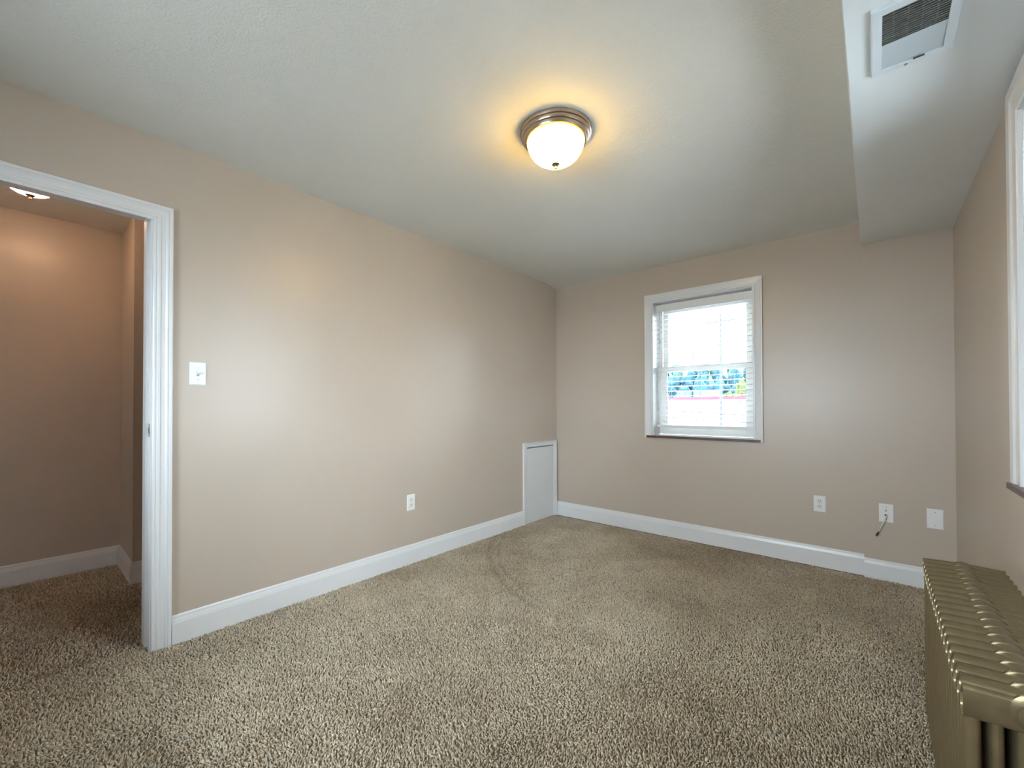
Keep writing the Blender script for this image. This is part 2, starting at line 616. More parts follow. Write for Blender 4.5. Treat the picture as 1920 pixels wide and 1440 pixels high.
# ------------------------------------------------------------------ doorway to the hall
d1 = tag_structure(empty('door_1', (XL, (DOOR[0] + DOOR[1]) / 2, 0)), 'white cased doorway in the left wall, open to the warm lit hall')
casing(CASE, on_left, DOOR[0] - 0.006, DOOR[1] + 0.006, -0.004, 2.041, d1)
JT = 0.113      # jamb depth through the wall
for y0, y1 in ((DOOR[0] - 0.019, DOOR[0]), (DOOR[1], DOOR[1] + 0.019)):
    obj('jamb', boxes(((XL + 0.001, y0, -0.004), (XL - JT, y1, DOOR[3]))), 'white_trim', d1)
obj('head_jamb', boxes(((XL + 0.001, DOOR[0] - 0.019, DOOR[3]), (XL - JT, DOOR[1] + 0.019, DOOR[3] + 0.019))), 'white_trim', d1)
for y0, y1 in ((DOOR[0], DOOR[0] + 0.011), (DOOR[1] - 0.011, DOOR[1])):
    obj('door_stop', boxes(((XL - 0.040, y0, 0.012), (XL - JT + 0.004, y1, DOOR[3] - 0.0))), 'white_trim', d1)
sp = obj('strike_plate', boxes(((XL - 0.008, DOOR[1] - 0.0015, 1.012), (XL - 0.034, DOOR[1] + 0.001, 1.070))), 'strike_metal', d1)
obj('latch_hole', boxes(((XL - 0.015, DOOR[1] - 0.0022, 1.028), (XL - 0.028, DOOR[1], 1.054))), 'plate_slot', sp)
# casing on the hall side
casing(CASE, lambda u, v, z: (XL - 0.100 + v, u, z), DOOR[0] - 0.006, DOOR[1] + 0.006,
       -0.004, DOOR[3] + 0.006, d1, name='hall_casing')

# ------------------------------------------------------------------ small access door in the far corner
d2 = tag_structure(empty('door_2', (XL, 3.47, 0)), 'low white access door in the far left corner')
A0, A1, AZ = 3.232, 3.690, 0.748
CASE2 = [(0, 0), (0, 0.012), (0.005, 0.015), (0.030, 0.015), (0.034, 0.019), (0.046, 0.021), (0.046, 0)]
casing(CASE2, on_left, A0, A1, -0.004, AZ, d2)
obj('door_panel', boxes(((XL, A0 + 0.004, 0.004), (XL + 0.009, A1 - 0.004, AZ - 0.012))), 'door_white', d2)
obj('head_gap', boxes(((XL, A0 + 0.03, AZ - 0.0115), (XL + 0.007, A1 - 0.002, AZ - 0.0005))), 'gasket', d2)
obj('corner_filler', boxes(((XL, A1 + 0.046, -0.004), (XL + 0.014, YB - 0.0165, AZ + 0.046))), 'white_trim', d2)

# ------------------------------------------------------------------ windows
CASEW = [(0, 0), (0, 0.014), (0.003, 0.016), (0.012, 0.016), (0.016, 0.0135), (0.050, 0.0165), (0.054, 0.019), (0.064, 0.0195),
         (0.066, 0.017), (0.066, 0)]
CASEW2 = [(0, 0), (0, 0.012), (0.004, 0.016), (0.022, 0.016), (0.026, 0.013), (0.060, 0.015), (0.070, 0.020), (0.108, 0.0205),
          (0.110, 0.018), (0.110, 0)]


def ring(place, u0, u1, z0, z1, wl, wr, wb, wt, v0, v1):
    """rectangular sash frame"""
    bm = bmesh.new()
    for a, b_, c_, d in ((u0, u0 + wl, z0, z1), (u1 - wr, u1, z0, z1), (u0 + wl, u1 - wr, z0, z0 + wb), (u0 + wl, u1 - wr, z1 - wt, z1)):
        box(bm, place(a, v0, c_), place(b_, v1, d))
    return bm


def window(n, place, op, prof, centre, label, sillw, muntins=True):
    u0, u1, z0, z1 = op
    w = tag_structure(empty('window_%d' % n, centre), label)
    casing(prof, place, u0, u1, z0 - 0.02, z1, w)
    # jamb liners
    for a, b_ in ((u0, u0 + 0.008), (u1 - 0.008, u1)):
        obj('jamb_liner', boxes((place(a, -0.002, z0), place(b_, WT, z1))), 'white_trim', w)
        s = 1 if a == u0 else -1
        e = a + 0.008 if s == 1 else b_ - 0.008
        # the sash track, two ribs down each side
        for v in (0.150, 0.190):
            obj('track_rib', boxes((place(e, v, z0 + 0.01), place(e + s * 0.016, v + 0.008, z1 - 0.008))), 'vinyl_white', w)
    obj('head_liner', boxes((place(u0 + .008, -0.002, z1 - 0.008), place(u1 - .008, WT, z1))), 'white_trim', w)
    # sill board
    bm = boxes((place(u0 - sillw, -0.030, z0 - 0.018), place(u1 + sillw, -0.0005, z0 + 0.0015)))
    obj('sill', bm, 'sill_wood', w, bevel=0.003)
    obj('stool', boxes((place(u0 + .008, -0.0005, z0 - 0.0), place(u1 - .008, WT, z0 + 0.004))), 'vinyl_white', w)
    zm = z0 + 0.605
    # upper sash (outer track) and lower sash (inner track)
    a, b_ = u0 + 0.026, u1 - 0.026
    us = obj('upper_sash', ring(place, a, b_, zm - 0.02, z1 - 0.01, 0.050, 0.062, 0.045, 0.085, 0.198, 0.228), 'vinyl_white', w)
    obj('glass_pane', boxes((place(a + 0.046, 0.211, zm + 0.021), place(b_ - 0.058, 0.215, z1 - 0.09))), 'window_glass', us)
    if muntins:
        ga, gb = a + 0.050, b_ - 0.062
        for k in (1, 2):
            mu = ga + (gb - ga) * k / 3
            obj('muntin', boxes((place(mu - 0.005, 0.2065, zm + 0.024), place(mu + 0.005, 0.2105, z1 - 0.094))), 'vinyl_white', us)
    ls = obj('lower_sash', ring(place, a, b_, z0 + 0.006, zm + 0.022, 0.044, 0.062, 0.098, 0.042, 0.160, 0.188), 'vinyl_white', w)
    obj('glass_pane', boxes((place(a + 0.040, 0.172, z0 + 0.10), place(b_ - 0.058, 0.176, zm - 0.016))), 'window_glass', ls)
    lk = obj('sash_lock', boxes((place((a + b_) / 2 - 0.03, 0.166, zm + 0.022), place((a + b_) / 2 + 0.03, 0.186, zm + 0.030)),
                                (place((a + b_) / 2 - 0.006, 0.158, zm + 0.030), place((a + b_) / 2 + 0.030, 0.180, zm + 0.038))), 'vinyl_white', ls)
    # dark gasket against the glass
    g = ring(place, a + 0.042, b_ - 0.060, z0 + 0.101, zm - 0.018, 0.005, 0.005, 0.005, 0.005, 0.164, 0.171)
    obj('gasket', g, 'gasket', ls)
    return w


window(1, on_back, W1, CASEW, (-1.13, YB, 0.885), 'white double-hung window with open blinds in the back wall', 0.047)
window(2, on_right, W2, CASEW2, (XR, 1.70, 0.885), 'window at the right edge, above the radiator', 0.105)
window(3, on_rear, W3, CASEW, (-1.10, YR, 0.885), 'unseen window in the rear wall behind the viewer, widened for fill light', 0.047)

# ------------------------------------------------------------------ blind in the back window
bx0, bx1 = W1[0] + 0.010, W1[1] - 0.010
by = 3.852
bl = empty('window_blind', ((bx0 + bx1) / 2, by, 2.09),
           'white horizontal blind lowered with open slats inside the back window', 'blind')
bm = boxes(((bx0, by - 0.030, 2.012), (bx1, by - 0.020, 2.078)))
bmesh.ops.bevel(bm, geom=list(bm.edges), offset=0.003, segments=2, affect='EDGES')
obj('valance', bm, 'blind_white', bl)
obj('headrail', boxes(((bx0 + 0.004, by - 0.019, 2.040), (bx1 - 0.004, by + 0.028, 2.082))), 'blind_white', bl)
# one slat mesh, shallow arch across its 50 mm
bm = bmesh.new()
sec = []
for i in range(7):
    q = -1 + 2 * i / 6
    sec.append((q * 0.025, 0.0022 * (1 - q * q)))
sec = sec + [(a, b_ - 0.0026) for a, b_ in sec[::-1]]
hw = (bx1 - bx0) / 2 - 0.006
extrude_profile(bm, sec, lambda a, z, s: (-hw + 2 * hw * s, a, z))
bmesh.ops.recalc_face_normals(bm, faces=bm.faces)
slat_me = bpy.data.meshes.new('slat')
bm.to_mesh(slat_me)
bm.free()
slat_me.materials.append(MATS['blind_white'])
NS = 23
for k in range(NS):
    s = bpy.data.objects.new('slat', slat_me)
    s.location = Vector(((bx0 + bx1) / 2, by, 1.992 - 0.0441 * k)) - Vector(bl.location)
    s.rotation_euler = (math.radians(random.uniform(-1.2, 1.2) + 1.0), 0, 0)
    link(s, bl)
bm = boxes(((bx0 + 0.006, by - 0.026, 0.958), (bx1 - 0.006, by + 0.026, 0.982)))
bmesh.ops.bevel(bm, geom=list(bm.edges), offset=0.004, segments=2, affect='EDGES')
obj('bottom_rail', bm, 'blind_white', bl)
for xx in (-1.405, -1.145, -0.885):
    bm = bmesh.new()
    for yy in (by - 0.0275, by + 0.0275):
        tube(bm, [(xx, yy, 2.04), (xx, yy, 0.97)], 0.0011, 5)
    obj('ladder_cord', bm, 'cord_white', bl)
bm = bmesh.new()
tube(bm, [(bx0 + 0.045, by - 0.034, 2.02), (bx0 + 0.045, by - 0.036, 1.35)], 0.0035, 8)
obj('tilt_wand', bm, 'cord_white', bl)


# ------------------------------------------------------------------ wall plates
def plate(place, u, z, w=0.070, h=0.114, t=0.0055):
    bm = boxes((place(u - w / 2, -t, z - h / 2), place(u + w / 2, 0, z + h / 2)))
    c_ = Vector(place(u, 0, z))
    far = [e for e in bm.edges if all((Vector(place(u, -t, z)) - v.co).length < math.hypot(w, h) / 2 + 1e-4 and
                                      abs((v.co - Vector(place(u, -t, z))).dot((Vector(place(u, -1, z)) - c_))) < 1e-5 for v in e.verts)]
    bmesh.ops.bevel(bm, geom=far, offset=0.0035, segments=3, affect='EDGES')
    return bm


def disc(place, u, z, r, v0, v1, seg=12):
    bm = bmesh.new()
    A = [bm.verts.new(place(u + r * math.cos(2 * math.pi * k / seg), v0, z + r * math.sin(2 * math.pi * k / seg))) for k in range(seg)]
    B = [bm.verts.new(place(u + r * .85 * math.cos(2 * math.pi * k / seg), v1, z + r * .85 * math.sin(2 * math.pi * k / seg))) for k in range(seg)]
    for k in range(seg):
        bm.faces.new((A[k], A[(k + 1) % seg], B[(k + 1) % seg], B[k]))
    bm.faces.new(A[::-1])
    bm.faces.new(B)
    return bm


def on_chase(u, v, z):
    return (u, YC + v, z)


# light switch
su, sz = 0.5885, 1.320
sw = empty('light_switch', on_left(su, 0, sz), 'white single toggle light switch on the left wall beside the door casing', 'switch', 'white wall plates')
obj('plate', plate(on_left, su, sz), 'plate_white', sw)
obj('slot', boxes((on_left(su - 0.0055, -0.0058, sz - 0.0125), on_left(su + 0.0055, -0.004, sz + 0.0125))), 'gasket', sw)
bm = bmesh.new()
A = [bm.verts.new(on_left(su + a, -0.005, sz + b_)) for a, b_ in ((-0.0045, -0.010), (0.0045, -0.010), (0.0045, 0.008), (-0.0045, 0.008))]
B = [bm.verts.new(on_left(su + a, -0.017, sz + b_)) for a, b_ in ((-0.0038, 0.004), (0.0038, 0.004), (0.0038, 0.0125), (-0.0038, 0.0125))]
for k in range(4):
    bm.faces.new((A[k], A[(k + 1) % 4], B[(k + 1) % 4], B[k]))
bm.faces.new(A[::-1])
bm.faces.new(B)
obj('toggle', bm, 'plate_white', sw)
for dz in (-0.030, 0.030):
    obj('screw', disc(on_left, su, sz + dz, 0.0032, -0.005, -0.0066), 'screw_metal', sw)


def outlet(name, place, u, z, label):
    o = empty(name, place(u, 0, z), label, 'outlet', 'white wall plates')
    obj('plate', plate(place, u, z), 'plate_white', o)
    for dz in (-0.0195, 0.0195):
        bm = bmesh.new()
        pts = []
        for k in range(24):
            t = 2 * math.pi * k / 24
            pts.append((0.0172 * math.cos(t), max(-0.0142, min(0.0142, 0.0172 * math.sin(t)))))
        A = [bm.verts.new(place(u + a, -0.004, z + dz + b_)) for a, b_ in pts]
        B = [bm.verts.new(place(u + a * .96, -0.0075, z + dz + b_ * .96)) for a, b_ in pts]
        for k in range(24):
            bm.faces.new((A[k], A[(k + 1) % 24], B[(k + 1) % 24], B[k]))
        bm.faces.new(A[::-1])
        bm.faces.new(B)
        r = obj('receptacle', bm, 'vinyl_white', o)
        for a, hh in ((-0.0063, 0.0045), (0.0063, 0.0038)):
            obj('slot', boxes((place(u + a - 0.0013, -0.0079, z + dz + 0.003 - hh), place(u + a + 0.0013, -0.006, z + dz + 0.003 + hh))), 'plate_slot', r)
        obj('ground_hole', disc(place, u, z + dz - 0.0085, 0.0025, -0.006, -0.0079, 8), 'plate_slot', r)
    obj('screw', disc(place, u, z, 0.0028, -0.005, -0.0068), 'screw_metal', o)
    return o


outlet('wall_outlet', on_left, 1.8825, 0.448, 'white duplex outlet low on the left wall, between the doorway and the access door')
outlet('wall_outlet', on_back, -0.307, 0.4455, 'white duplex outlet low on the back wall, right of the window')

# coax plate: two jacks, a pigtail hanging out of the lower one
s_ = (YC) / YB
cu, cz = 0.0525 * s_, EYE + (0.4365 - EYE) * s_
cp = empty('cable_plate', on_chase(cu, 0, cz), 'white cable jack plate with two openings under the soffit, its cable hanging out', 'wall plate', 'white wall plates')
obj('plate', plate(on_chase, cu, cz, 0.072, 0.119), 'plate_white', cp)
obj('upper_jack', disc(on_chase, cu - 0.001, cz + 0.0165, 0.0058, -0.005, -0.013, 6), 'screw_metal', cp)
obj('lower_opening', disc(on_chase, cu - 0.001, cz - 0.014, 0.0078, -0.005, -0.0061, 14), 'plate_slot', cp)
for dz in (-0.0400, 0.0395):
    obj('screw', disc(on_chase, cu, cz + dz, 0.0028, -0.005, -0.0066), 'screw_metal', cp)
cab = empty('coaxial_cable', (cu, YC, cz - 0.014), 'short white coaxial cable end dangling from the cable jack plate', 'cable')
pts = []
P0, P1, P2, P3 = Vector((cu + 0.003, YC - 0.0075, cz - 0.0145)), Vector((cu + 0.001, YC - 0.050, cz - 0.012)), \
    Vector((cu - 0.014, YC - 0.050, cz - 0.060)), Vector((cu - 0.038, YC - 0.028, cz - 0.123))
for i in range(15):
    t = i / 14
    pts.append(P0 * (1 - t) ** 3 + P1 * 3 * t * (1 - t) ** 2 + P2 * 3 * t * t * (1 - t) + P3 * t ** 3)
bm = bmesh.new()
tube(bm, pts, 0.0034, 10)
smooth_angle(obj('jacket', bm, 'white_cable', cab))
d = (pts[-1] - pts[-2]).normalized()
e0 = pts[-1]
bm = bmesh.new()
tube(bm, [e0 - d * 0.001, e0 + d * 0.006, e0 + d * 0.0065, e0 + d * 0.014, e0 + d * 0.0142, e0 + d * 0.034, e0 + d * 0.0345, e0 + d * 0.037],
     [0.0042, 0.0045, 0.0036, 0.0036, 0.0058, 0.0058, 0.0046, 0.0046], 6)
cn = obj('connector', bm, 'cable_end', cab)
cn['label'] = 'dark metal screw connector'

# blank plate
pu, pz = 0.2840 * s_, EYE + (0.4365 - EYE) * s_
bp_ = empty('blank_plate', on_chase(pu, 0, pz), 'blank white wall plate under the soffit, nearest the right wall', 'wall plate', 'white wall plates')
obj('plate', plate(on_chase, pu, pz, 0.0755, 0.121), 'plate_white', bp_)
for dz in (-0.0415, 0.0415):
    obj('screw', disc(on_chase, pu, pz + dz, 0.0030, -0.005, -0.0066), 'screw_metal', bp_)


# ------------------------------------------------------------------ ceiling lights
def dome_light(name, c_, R_, label, metal, glass, pan, bowl, fin, watts, colour, bulbs):
    L = empty(name, (c_[0], c_[1], H), label, 'ceiling light')
    bm = bmesh.new()
    lathe(bm, [(r * R_, -h * R_) for r, h in pan], (c_[0], c_[1], H), 64)
    smooth_angle(obj('pan', bm, metal, L), 40)
    bm = bmesh.new()
    lathe(bm, [(r * R_, -h * R_) for r, h in bowl], (c_[0], c_[1], H), 64, caps=False)
    g = obj('glass_bowl', bm, glass, L, smooth=True)
    bm = bmesh.new()
    z0 = bowl[-1][1]
    lathe(bm, [(r * R_, -(z0 + h) * R_) for r, h in fin], (c_[0], c_[1], H), 24)
    smooth_angle(obj('finial', bm, metal, L), 50)
    for i, (bx, by_) in enumerate(bulbs):
        li = bpy.data.lights.new('bulb', 'POINT')
        li.energy = watts
        li.color = colour
        li.shadow_soft_size = 0.028
        lo = bpy.data.objects.new('bulb', li)
        lo.location = Vector((bx * R_, by_ * R_, -0.50 * R_))
        link(lo, L)
    return L


PAN = [(0.0, 0.0), (1.0, 0.0), (1.0, 0.06), (0.985, 0.10), (0.955, 0.115), (0.955, 0.15), (0.935, 0.19), (0.90, 0.205), (0.895, 0.24),
       (0.875, 0.285), (0.835, 0.30), (0.80, 0.30), (0.79, 0.27), (0.0, 0.26)]
BOWL = [(0.80, 0.285), (0.795, 0.34), (0.775, 0.42), (0.73, 0.53), (0.66, 0.64), (0.56, 0.74), (0.44, 0.82), (0.30, 0.875), (0.16, 0.905), (0.0, 0.915)]
FIN = [(0.0, -0.03), (0.105, -0.025), (0.115, 0.0), (0.10, 0.02), (0.055, 0.045), (0.03, 0.055), (0.028, 0.085), (0.04, 0.095), (0.04, 0.12), (0.0, 0.135)]
dome_light('ceiling_light', (-1.128, 1.634), 0.168, 'lit amber glass dome light in a brushed nickel pan on the ceiling', 'brushed_nickel',
           'amber_lamp_glass', PAN, BOWL, FIN, 1.3, (1.0, 0.85, 0.6), [(-0.30, -0.12), (0.22, -0.24)])
dome_light('hall_ceiling_light', (-3.50, 0.035), 0.139, 'small lit dome light with dark finial on the hall ceiling, peeking below the door head', 'bronze',
           'hall_lamp_glass', PAN, [(r, h * 1.0) for r, h in BOWL], [(r * 1.25, h * 1.2) for r, h in FIN], 17.0, (1.0, 0.76, 0.56),
           [(-0.1, 0.30), (0.1, -0.3)])

# ------------------------------------------------------------------ air vent in the soffit
vx0, vx1, vy0, vy1 = 0.000, 0.188, 1.528, 1.833
vt = empty('ceiling_vent', ((vx0 + vx1) / 2, (vy0 + vy1) / 2, ZS), 'white metal air register in the soffit underside, half open louvers', 'vent')
bm = bmesh.new()
zf = ZS - 0.011
ix0, ix1, iy0, iy1 = vx0 + 0.025, vx1 - 0.022, vy0 + 0.027, vy1 - 0.023
outer = [(vx0, vy0), (vx1, vy0), (vx1, vy1), (vx0, vy1)]
mid = [(vx0 + .004, vy0 + .004), (vx1 - .004, vy0 + .004), (vx1 - .004, vy1 - .004), (vx0 + .004, vy1 - .004)]
inner = [(ix0, iy0), (ix1, iy0), (ix1, iy1), (ix0, iy1)]
rr_ = [[bm.verts.new((x, y, z)) for x, y in q] for q, z in ((outer, ZS), (outer, zf + .003), (mid, zf), (inner, zf + 0.001), (inner, ZS + 0.0))]
for A, B in zip(rr_, rr_[1:]):
    for i in range(4):
        j = (i + 1) % 4
        bm.faces.new((A[i], A[j], B[j], B[i]))
obj('frame', bm, 'vent_white', vt)
obj('duct_shade_sheet', boxes(((ix0, iy0, ZS - 0.0012), (ix1, iy1, ZS - 0.0002))), 'vent_dark', vt)  # dark sheet painted in for the duct's shade; the soffit has no hole
ym = iy0 + 0.52 * (iy1 - iy0)
# open half: fine fins across, bars beneath them
bm = boxes(((0, -0.0006, -0.0022), (ix1 - ix0 - 0.001, 0.0006, 0.0022)))
bmesh.ops.rotate(bm, verts=bm.verts, cent=(0, 0, 0), matrix=Matrix.Rotation(math.radians(-20), 3, 'X'))
fin_me = bpy.data.meshes.new('fin')
bm.to_mesh(fin_me)
bm.free()
fin_me.materials.append(MATS['vent_fin'])
nf = 14
for k in range(nf):
    s = bpy.data.objects.new('fin', fin_me)
    s.location = Vector((ix0 + .0005, iy0 + 0.006 + (ym - iy0 - 0.010) * k / (nf - 1), zf + 0.0052)) - Vector(vt.location)
    link(s, vt)
for k in range(4):
    xx = ix0 + (ix1 - ix0) * (k + 0.8) / 4.6
    obj('bar', boxes(((xx - 0.0012, iy0, ZS - 0.003), (xx + 0.0012, ym, ZS - 0.0013))), 'vent_fin', vt)
# shut half: smooth overlapping blade face, its recess shade put into the colour
bm = bmesh.new()
q = [bm.verts.new(p) for p in ((ix0, ym, zf + 0.0015), (ix1, ym, zf + 0.0015), (ix1, iy1, zf + 0.0050), (ix0, iy1, zf + 0.0050),
                               (ix0, ym, zf + 0.0030), (ix1, ym, zf + 0.0030), (ix1, iy1, zf + 0.0065), (ix0, iy1, zf + 0.0065))]
for f in ((0, 1, 2, 3), (7, 6, 5, 4), (0, 4, 5, 1), (1, 5, 6, 2), (2, 6, 7, 3), (3, 7, 4, 0)):
    bm.faces.new([q[i] for i in f])
obj('shut_blade', bm, 'vent_white_shaded', vt)
obj('lever', boxes((((ix0 + ix1) / 2 + 0.004, iy1 - 0.004, zf - 0.001), ((ix0 + ix1) / 2 + 0.030, iy1 + 0.000, zf + 0.002))), 'vent_dark', vt)
bm = bmesh.new()
lathe(bm, [(0.0045, 0.0), (0.004, -0.0022), (0.0, -0.0028)], ((ix0 + ix1) / 2 - 0.012, iy1 + 0.011, zf), 12)
obj('screw', bm, 'screw_metal', vt)

# ------------------------------------------------------------------ cast radiator
RX0, RX1, RY0, RZ = 0.121, 0.306, 1.165, 0.635
NSEC, PITCH = 19, 0.0455
rad = empty('radiator', ((RX0 + RX1) / 2, RY0 + NSEC * PITCH / 2, 0), 'old cast-iron column radiator in worn bronze paint under the right window', 'radiator')


def super_bar(bm, x0, x1, z0, z1, hy, rx, n_=2.6, crown=0.0):
    """a bar along x, rounded in y-z, with eased ends in x"""
    K = 16
    zc, hz = (z0 + z1) / 2, (z1 - z0) / 2
    mids = [(x0 + (x1 - x0) * k / 6, 1.0) for k in range(2, 5)]
    # t=pi/2 at the end cap, 0 where the bar reaches full height
    sta = [(x0 + rx * (1 - math.sin(q)), 0.50 + 0.50 * math.sin(q)) for q in [math.pi / 2 * i / 4 for i in range(5)]]
    full = [(a, s) for a, s in sta] + mids + [(x0 + x1 - a, s) for a, s in sta[::-1]]
    rings = []
    for a, s in full:
        ring_ = []
        cr = crown * (1 - ((a - (x0 + x1) / 2) / ((x1 - x0) / 2)) ** 2)
        for k in range(K):
            th = 2 * math.pi * k / K
            cy_, sz_ = math.cos(th), math.sin(th)
            f_ = lambda q: math.copysign(abs(q) ** (2 / n_), q)
            yy = hy * f_(cy_) * (0.55 + 0.45 * s)
            zz = hz * f_(sz_)
            # ease only the outer corner (top of the top bar, bottom of the bottom bar)
            zz = zz * (0.62 + 0.38 * s)
            ring_.append(bm.verts.new((a, yy, zc + zz + cr)))
        rings.append(ring_)
    for A, B in zip(rings, rings[1:]):
        for k in range(K):
            bm.faces.new((A[k], A[(k + 1) % K], B[(k + 1) % K], B[k]))
    bm.faces.new(rings[0][::-1])
    bm.faces.new(rings[-1])


def section_mesh(end=False, foot=False):
    bm = bmesh.new()
    w = RX1 - RX0
    super_bar(bm, -w / 2 + 0.002, w / 2 - 0.002, 0.560, 0.624, 0.0200, 0.020, 5.0, 0.002)
    super_bar(bm, -w / 2, w / 2, 0.600, RZ - 0.002, 0.0135, 0.020, 2.0, 0.003)
    super_bar(bm, -w / 2 + 0.008, w / 2 - 0.008, 0.085, 0.150, 0.0205, 0.022, 2.3, 0.0)
    nt = 6
    for i in range(nt):
        xx = -w / 2 + 0.0148 + (w - 0.0296) * i / (nt - 1)
        K = 12
        rws = []
        for z_, f_ in ((0.105, 0.92), (0.135, 0.92), (0.170, 1.0), (0.36, 1.0), (0.545, 1.0), (0.562, 0.98), (0.605, 0.80)):
            rx_ = 0.0105 if 0 < i < nt - 1 else 0.0125
            rws.append([bm.verts.new((xx + rx_ * f_ * math.cos(2 * math.pi * k / K), 0.0185 * f_ * math.sin(2 * math.pi * k / K), z_)) for k in range(K)])
        for A, B in zip(rws, rws[1:]):
            for k in range(K):
                bm.faces.new((A[k], A[(k + 1) % K], B[(k + 1) % K], B[k]))
        bm.faces.new(rws[0][::-1])
        bm.faces.new(rws[-1])
    # hubs that join the sections
    for zc, r in ((0.602, 0.0345), (0.118, 0.028)):
        lathe(bm, [(r * .8, -PITCH / 2), (r, -PITCH / 2 + 0.004), (r, PITCH / 2 - 0.004), (r * .8, PITCH / 2)], (0, 0, zc), 20, axis='y')
    if foot:
        for sx in (-1, 1):
            lathe(bm, [(0.016, 0.0), (0.018, 0.006), (0.012, 0.03), (0.013, 0.10)], (sx * (w / 2 - 0.030), 0, 0.0), 14)
    bmesh.ops.recalc_face_normals(bm, faces=bm.faces)
    me_ = bpy.data.meshes.new('section')
    bm.to_mesh(me_)
    bm.free()
    me_.polygons.foreach_set('use_smooth', [True] * len(me_.polygons))
    me_.set_sharp_from_angle(angle=math.radians(50))
    me_.materials.append(MATS['radiator_bronze'])
    return me_


sec_me, foot_me = section_mesh(), section_mesh(foot=True)
for k in range(NSEC):
    s = bpy.data.objects.new('section', foot_me if k in (0, NSEC - 1) else sec_me)
    s.location = (0, (k - (NSEC - 1) / 2) * PITCH, 0)
    link(s, rad)
# the bushings that close both ends
for yy, sg in ((RY0 + 0.0005, -1), (RY0 + NSEC * PITCH - 0.0005, 1)):
    for zc, r in ((0.598, 0.024), (0.118, 0.022)):
        bm = bmesh.new()
        lathe(bm, [(r, 0), (r, sg * 0.004), (r * .55, sg * 0.005), (r * .5, sg * 0.010), (0.0, sg * 0.010)], ((RX0 + RX1) / 2, yy, zc), 20, axis='y')
        obj('end_plug', bm, 'radiator_bronze', rad)

# ------------------------------------------------------------------ outdoors, seen through the back window
bm = bmesh.new()
box(bm, (-160, -120, GROUND - 0.3), (120, 190, GROUND))
struct('ground', bm, 'asphalt')
# wooded hillside
bm = bmesh.new()
gx = [-190 + 12 * i for i in range(30)]
gy = [112 + 11 * j for j in range(14)]
rows = []
for y in gy:
    t = (y - 112) / 143
    rows.append([bm.verts.new((x, y, GROUND - 0.2 + 19.5 * (1 - (1 - t) ** 2) + (2.0 * math.sin(x * .07 + y * .03) + 1.2 * math.sin(x * .19)) * t)) for x in gx])
for A, B in zip(rows, rows[1:]):
    for i in range(len(gx) - 1):
        bm.faces.new((A[i], A[i + 1], B[i + 1], B[i]))
struct('hillside', bm, 'hill_green', smooth=True)


def crown_mesh(seed, sub=2):
    r = random.Random(seed)
    bm = bmesh.new()
    blobs = [(0, 0, 0, 1.0)] + [(r.uniform(-.7, .7), r.uniform(-.7, .7), r.uniform(-.45, .6), r.uniform(.4, .62)) for _ in range(6)]
    for bx, by_, bz, br in blobs:
        res = bmesh.ops.create_icosphere(bm, subdivisions=sub, radius=br)
        for v in res['verts']:
            d_ = v.co.normalized()
            k = 1 + 0.16 * math.sin(7 * d_.x + seed) * math.cos(6 * d_.y + 2 * seed) + 0.12 * r.uniform(-1, 1)
            v.co = v.co * k + Vector((bx, by_, bz))
    me_ = bpy.data.meshes.new('crown')
    bm.to_mesh(me_)
    bm.free()
    return me_


CROWNS = {}
for kind in ('leaf_blue_green', 'leaf_mid_green', 'leaf_yellow_green'):
    CROWNS[kind] = []
    for s in range(3):
        me_ = crown_mesh(s + 1)
        me_.materials.append(MATS[kind])
        CROWNS[kind].append(me_)
bm = bmesh.new()
tube(bm, [(0, 0, -0.3), (0.02, 0, 0.5), (0, 0.02, 1.0)], [0.07, 0.05, 0.035], 7)
trunk_me = bpy.data.meshes.new('trunk')
bm.to_mesh(trunk_me)
bm.free()
trunk_me.materials.append(MATS['bark'])


def hill_z(y, x):
    t = max(0, (y - 112) / 143)
    return GROUND - 0.2 + 19.5 * (1 - (1 - t) ** 2) + (2.0 * math.sin(x * .07 + y * .03) + 1.2 * math.sin(x * .19)) * t


def tree(x, y, zb, h, r, kind, label, group):
    t = empty('tree', (x, y, zb), label, 'tree', group)
    c_ = bpy.data.objects.new('crown', random.choice(CROWNS[kind]))
    c_.scale = (r, r, h * 0.36)
    c_.location = (0, 0, h * 0.62)
    c_.rotation_euler = (0, 0, random.uniform(0, 6.28))
    link(c_, t)
    k_ = bpy.data.objects.new('trunk', trunk_me)
    k_.scale = (h * .35, h * .35, h * .5)
    link(k_, t)


LBL = {'leaf_blue_green': 'dark blue-green leafy tree in the wood on the hillside beyond the window',
       'leaf_mid_green': 'paler green leafy tree in the wood on the hillside beyond the window'}
for j, yy in enumerate((116, 127, 139, 152, 166)):
    nx = int(0.38 * yy / 4.7)
    for i in range(nx):
        xx = -0.46 * yy + 4.7 * i + (2.3 if j % 2 else 0) + random.uniform(-.35, .35)
        kind = 'leaf_mid_green' if random.random() < 0.3 else 'leaf_blue_green'
        tree(xx, yy + random.uniform(-2, 2), hill_z(yy, xx) - 0.3, random.uniform(7.0, 8.6), random.uniform(1.55, 1.8), kind, LBL[kind],
             'trees of the hillside wood' if kind == 'leaf_blue_green' else 'paler trees of the hillside wood')
# small yellow-green trees behind the white store
for q, (sl, yy, h, r, lb) in enumerate(((-0.268, 62, 6.3, 0.7, 'yellow-green tree just left of the utility pole, above the red store edge'),
                                        (-0.241, 62, 6.5, 0.85, 'yellow-green tree just right of the utility pole, above the red store edge'),
                                        (-0.212, 66, 8.2, 0.85, 'yellow-green tree at the right side of the lower window pane'))):
    tree(sl * yy, yy, GROUND, h, r, 'leaf_yellow_green', lb, None)


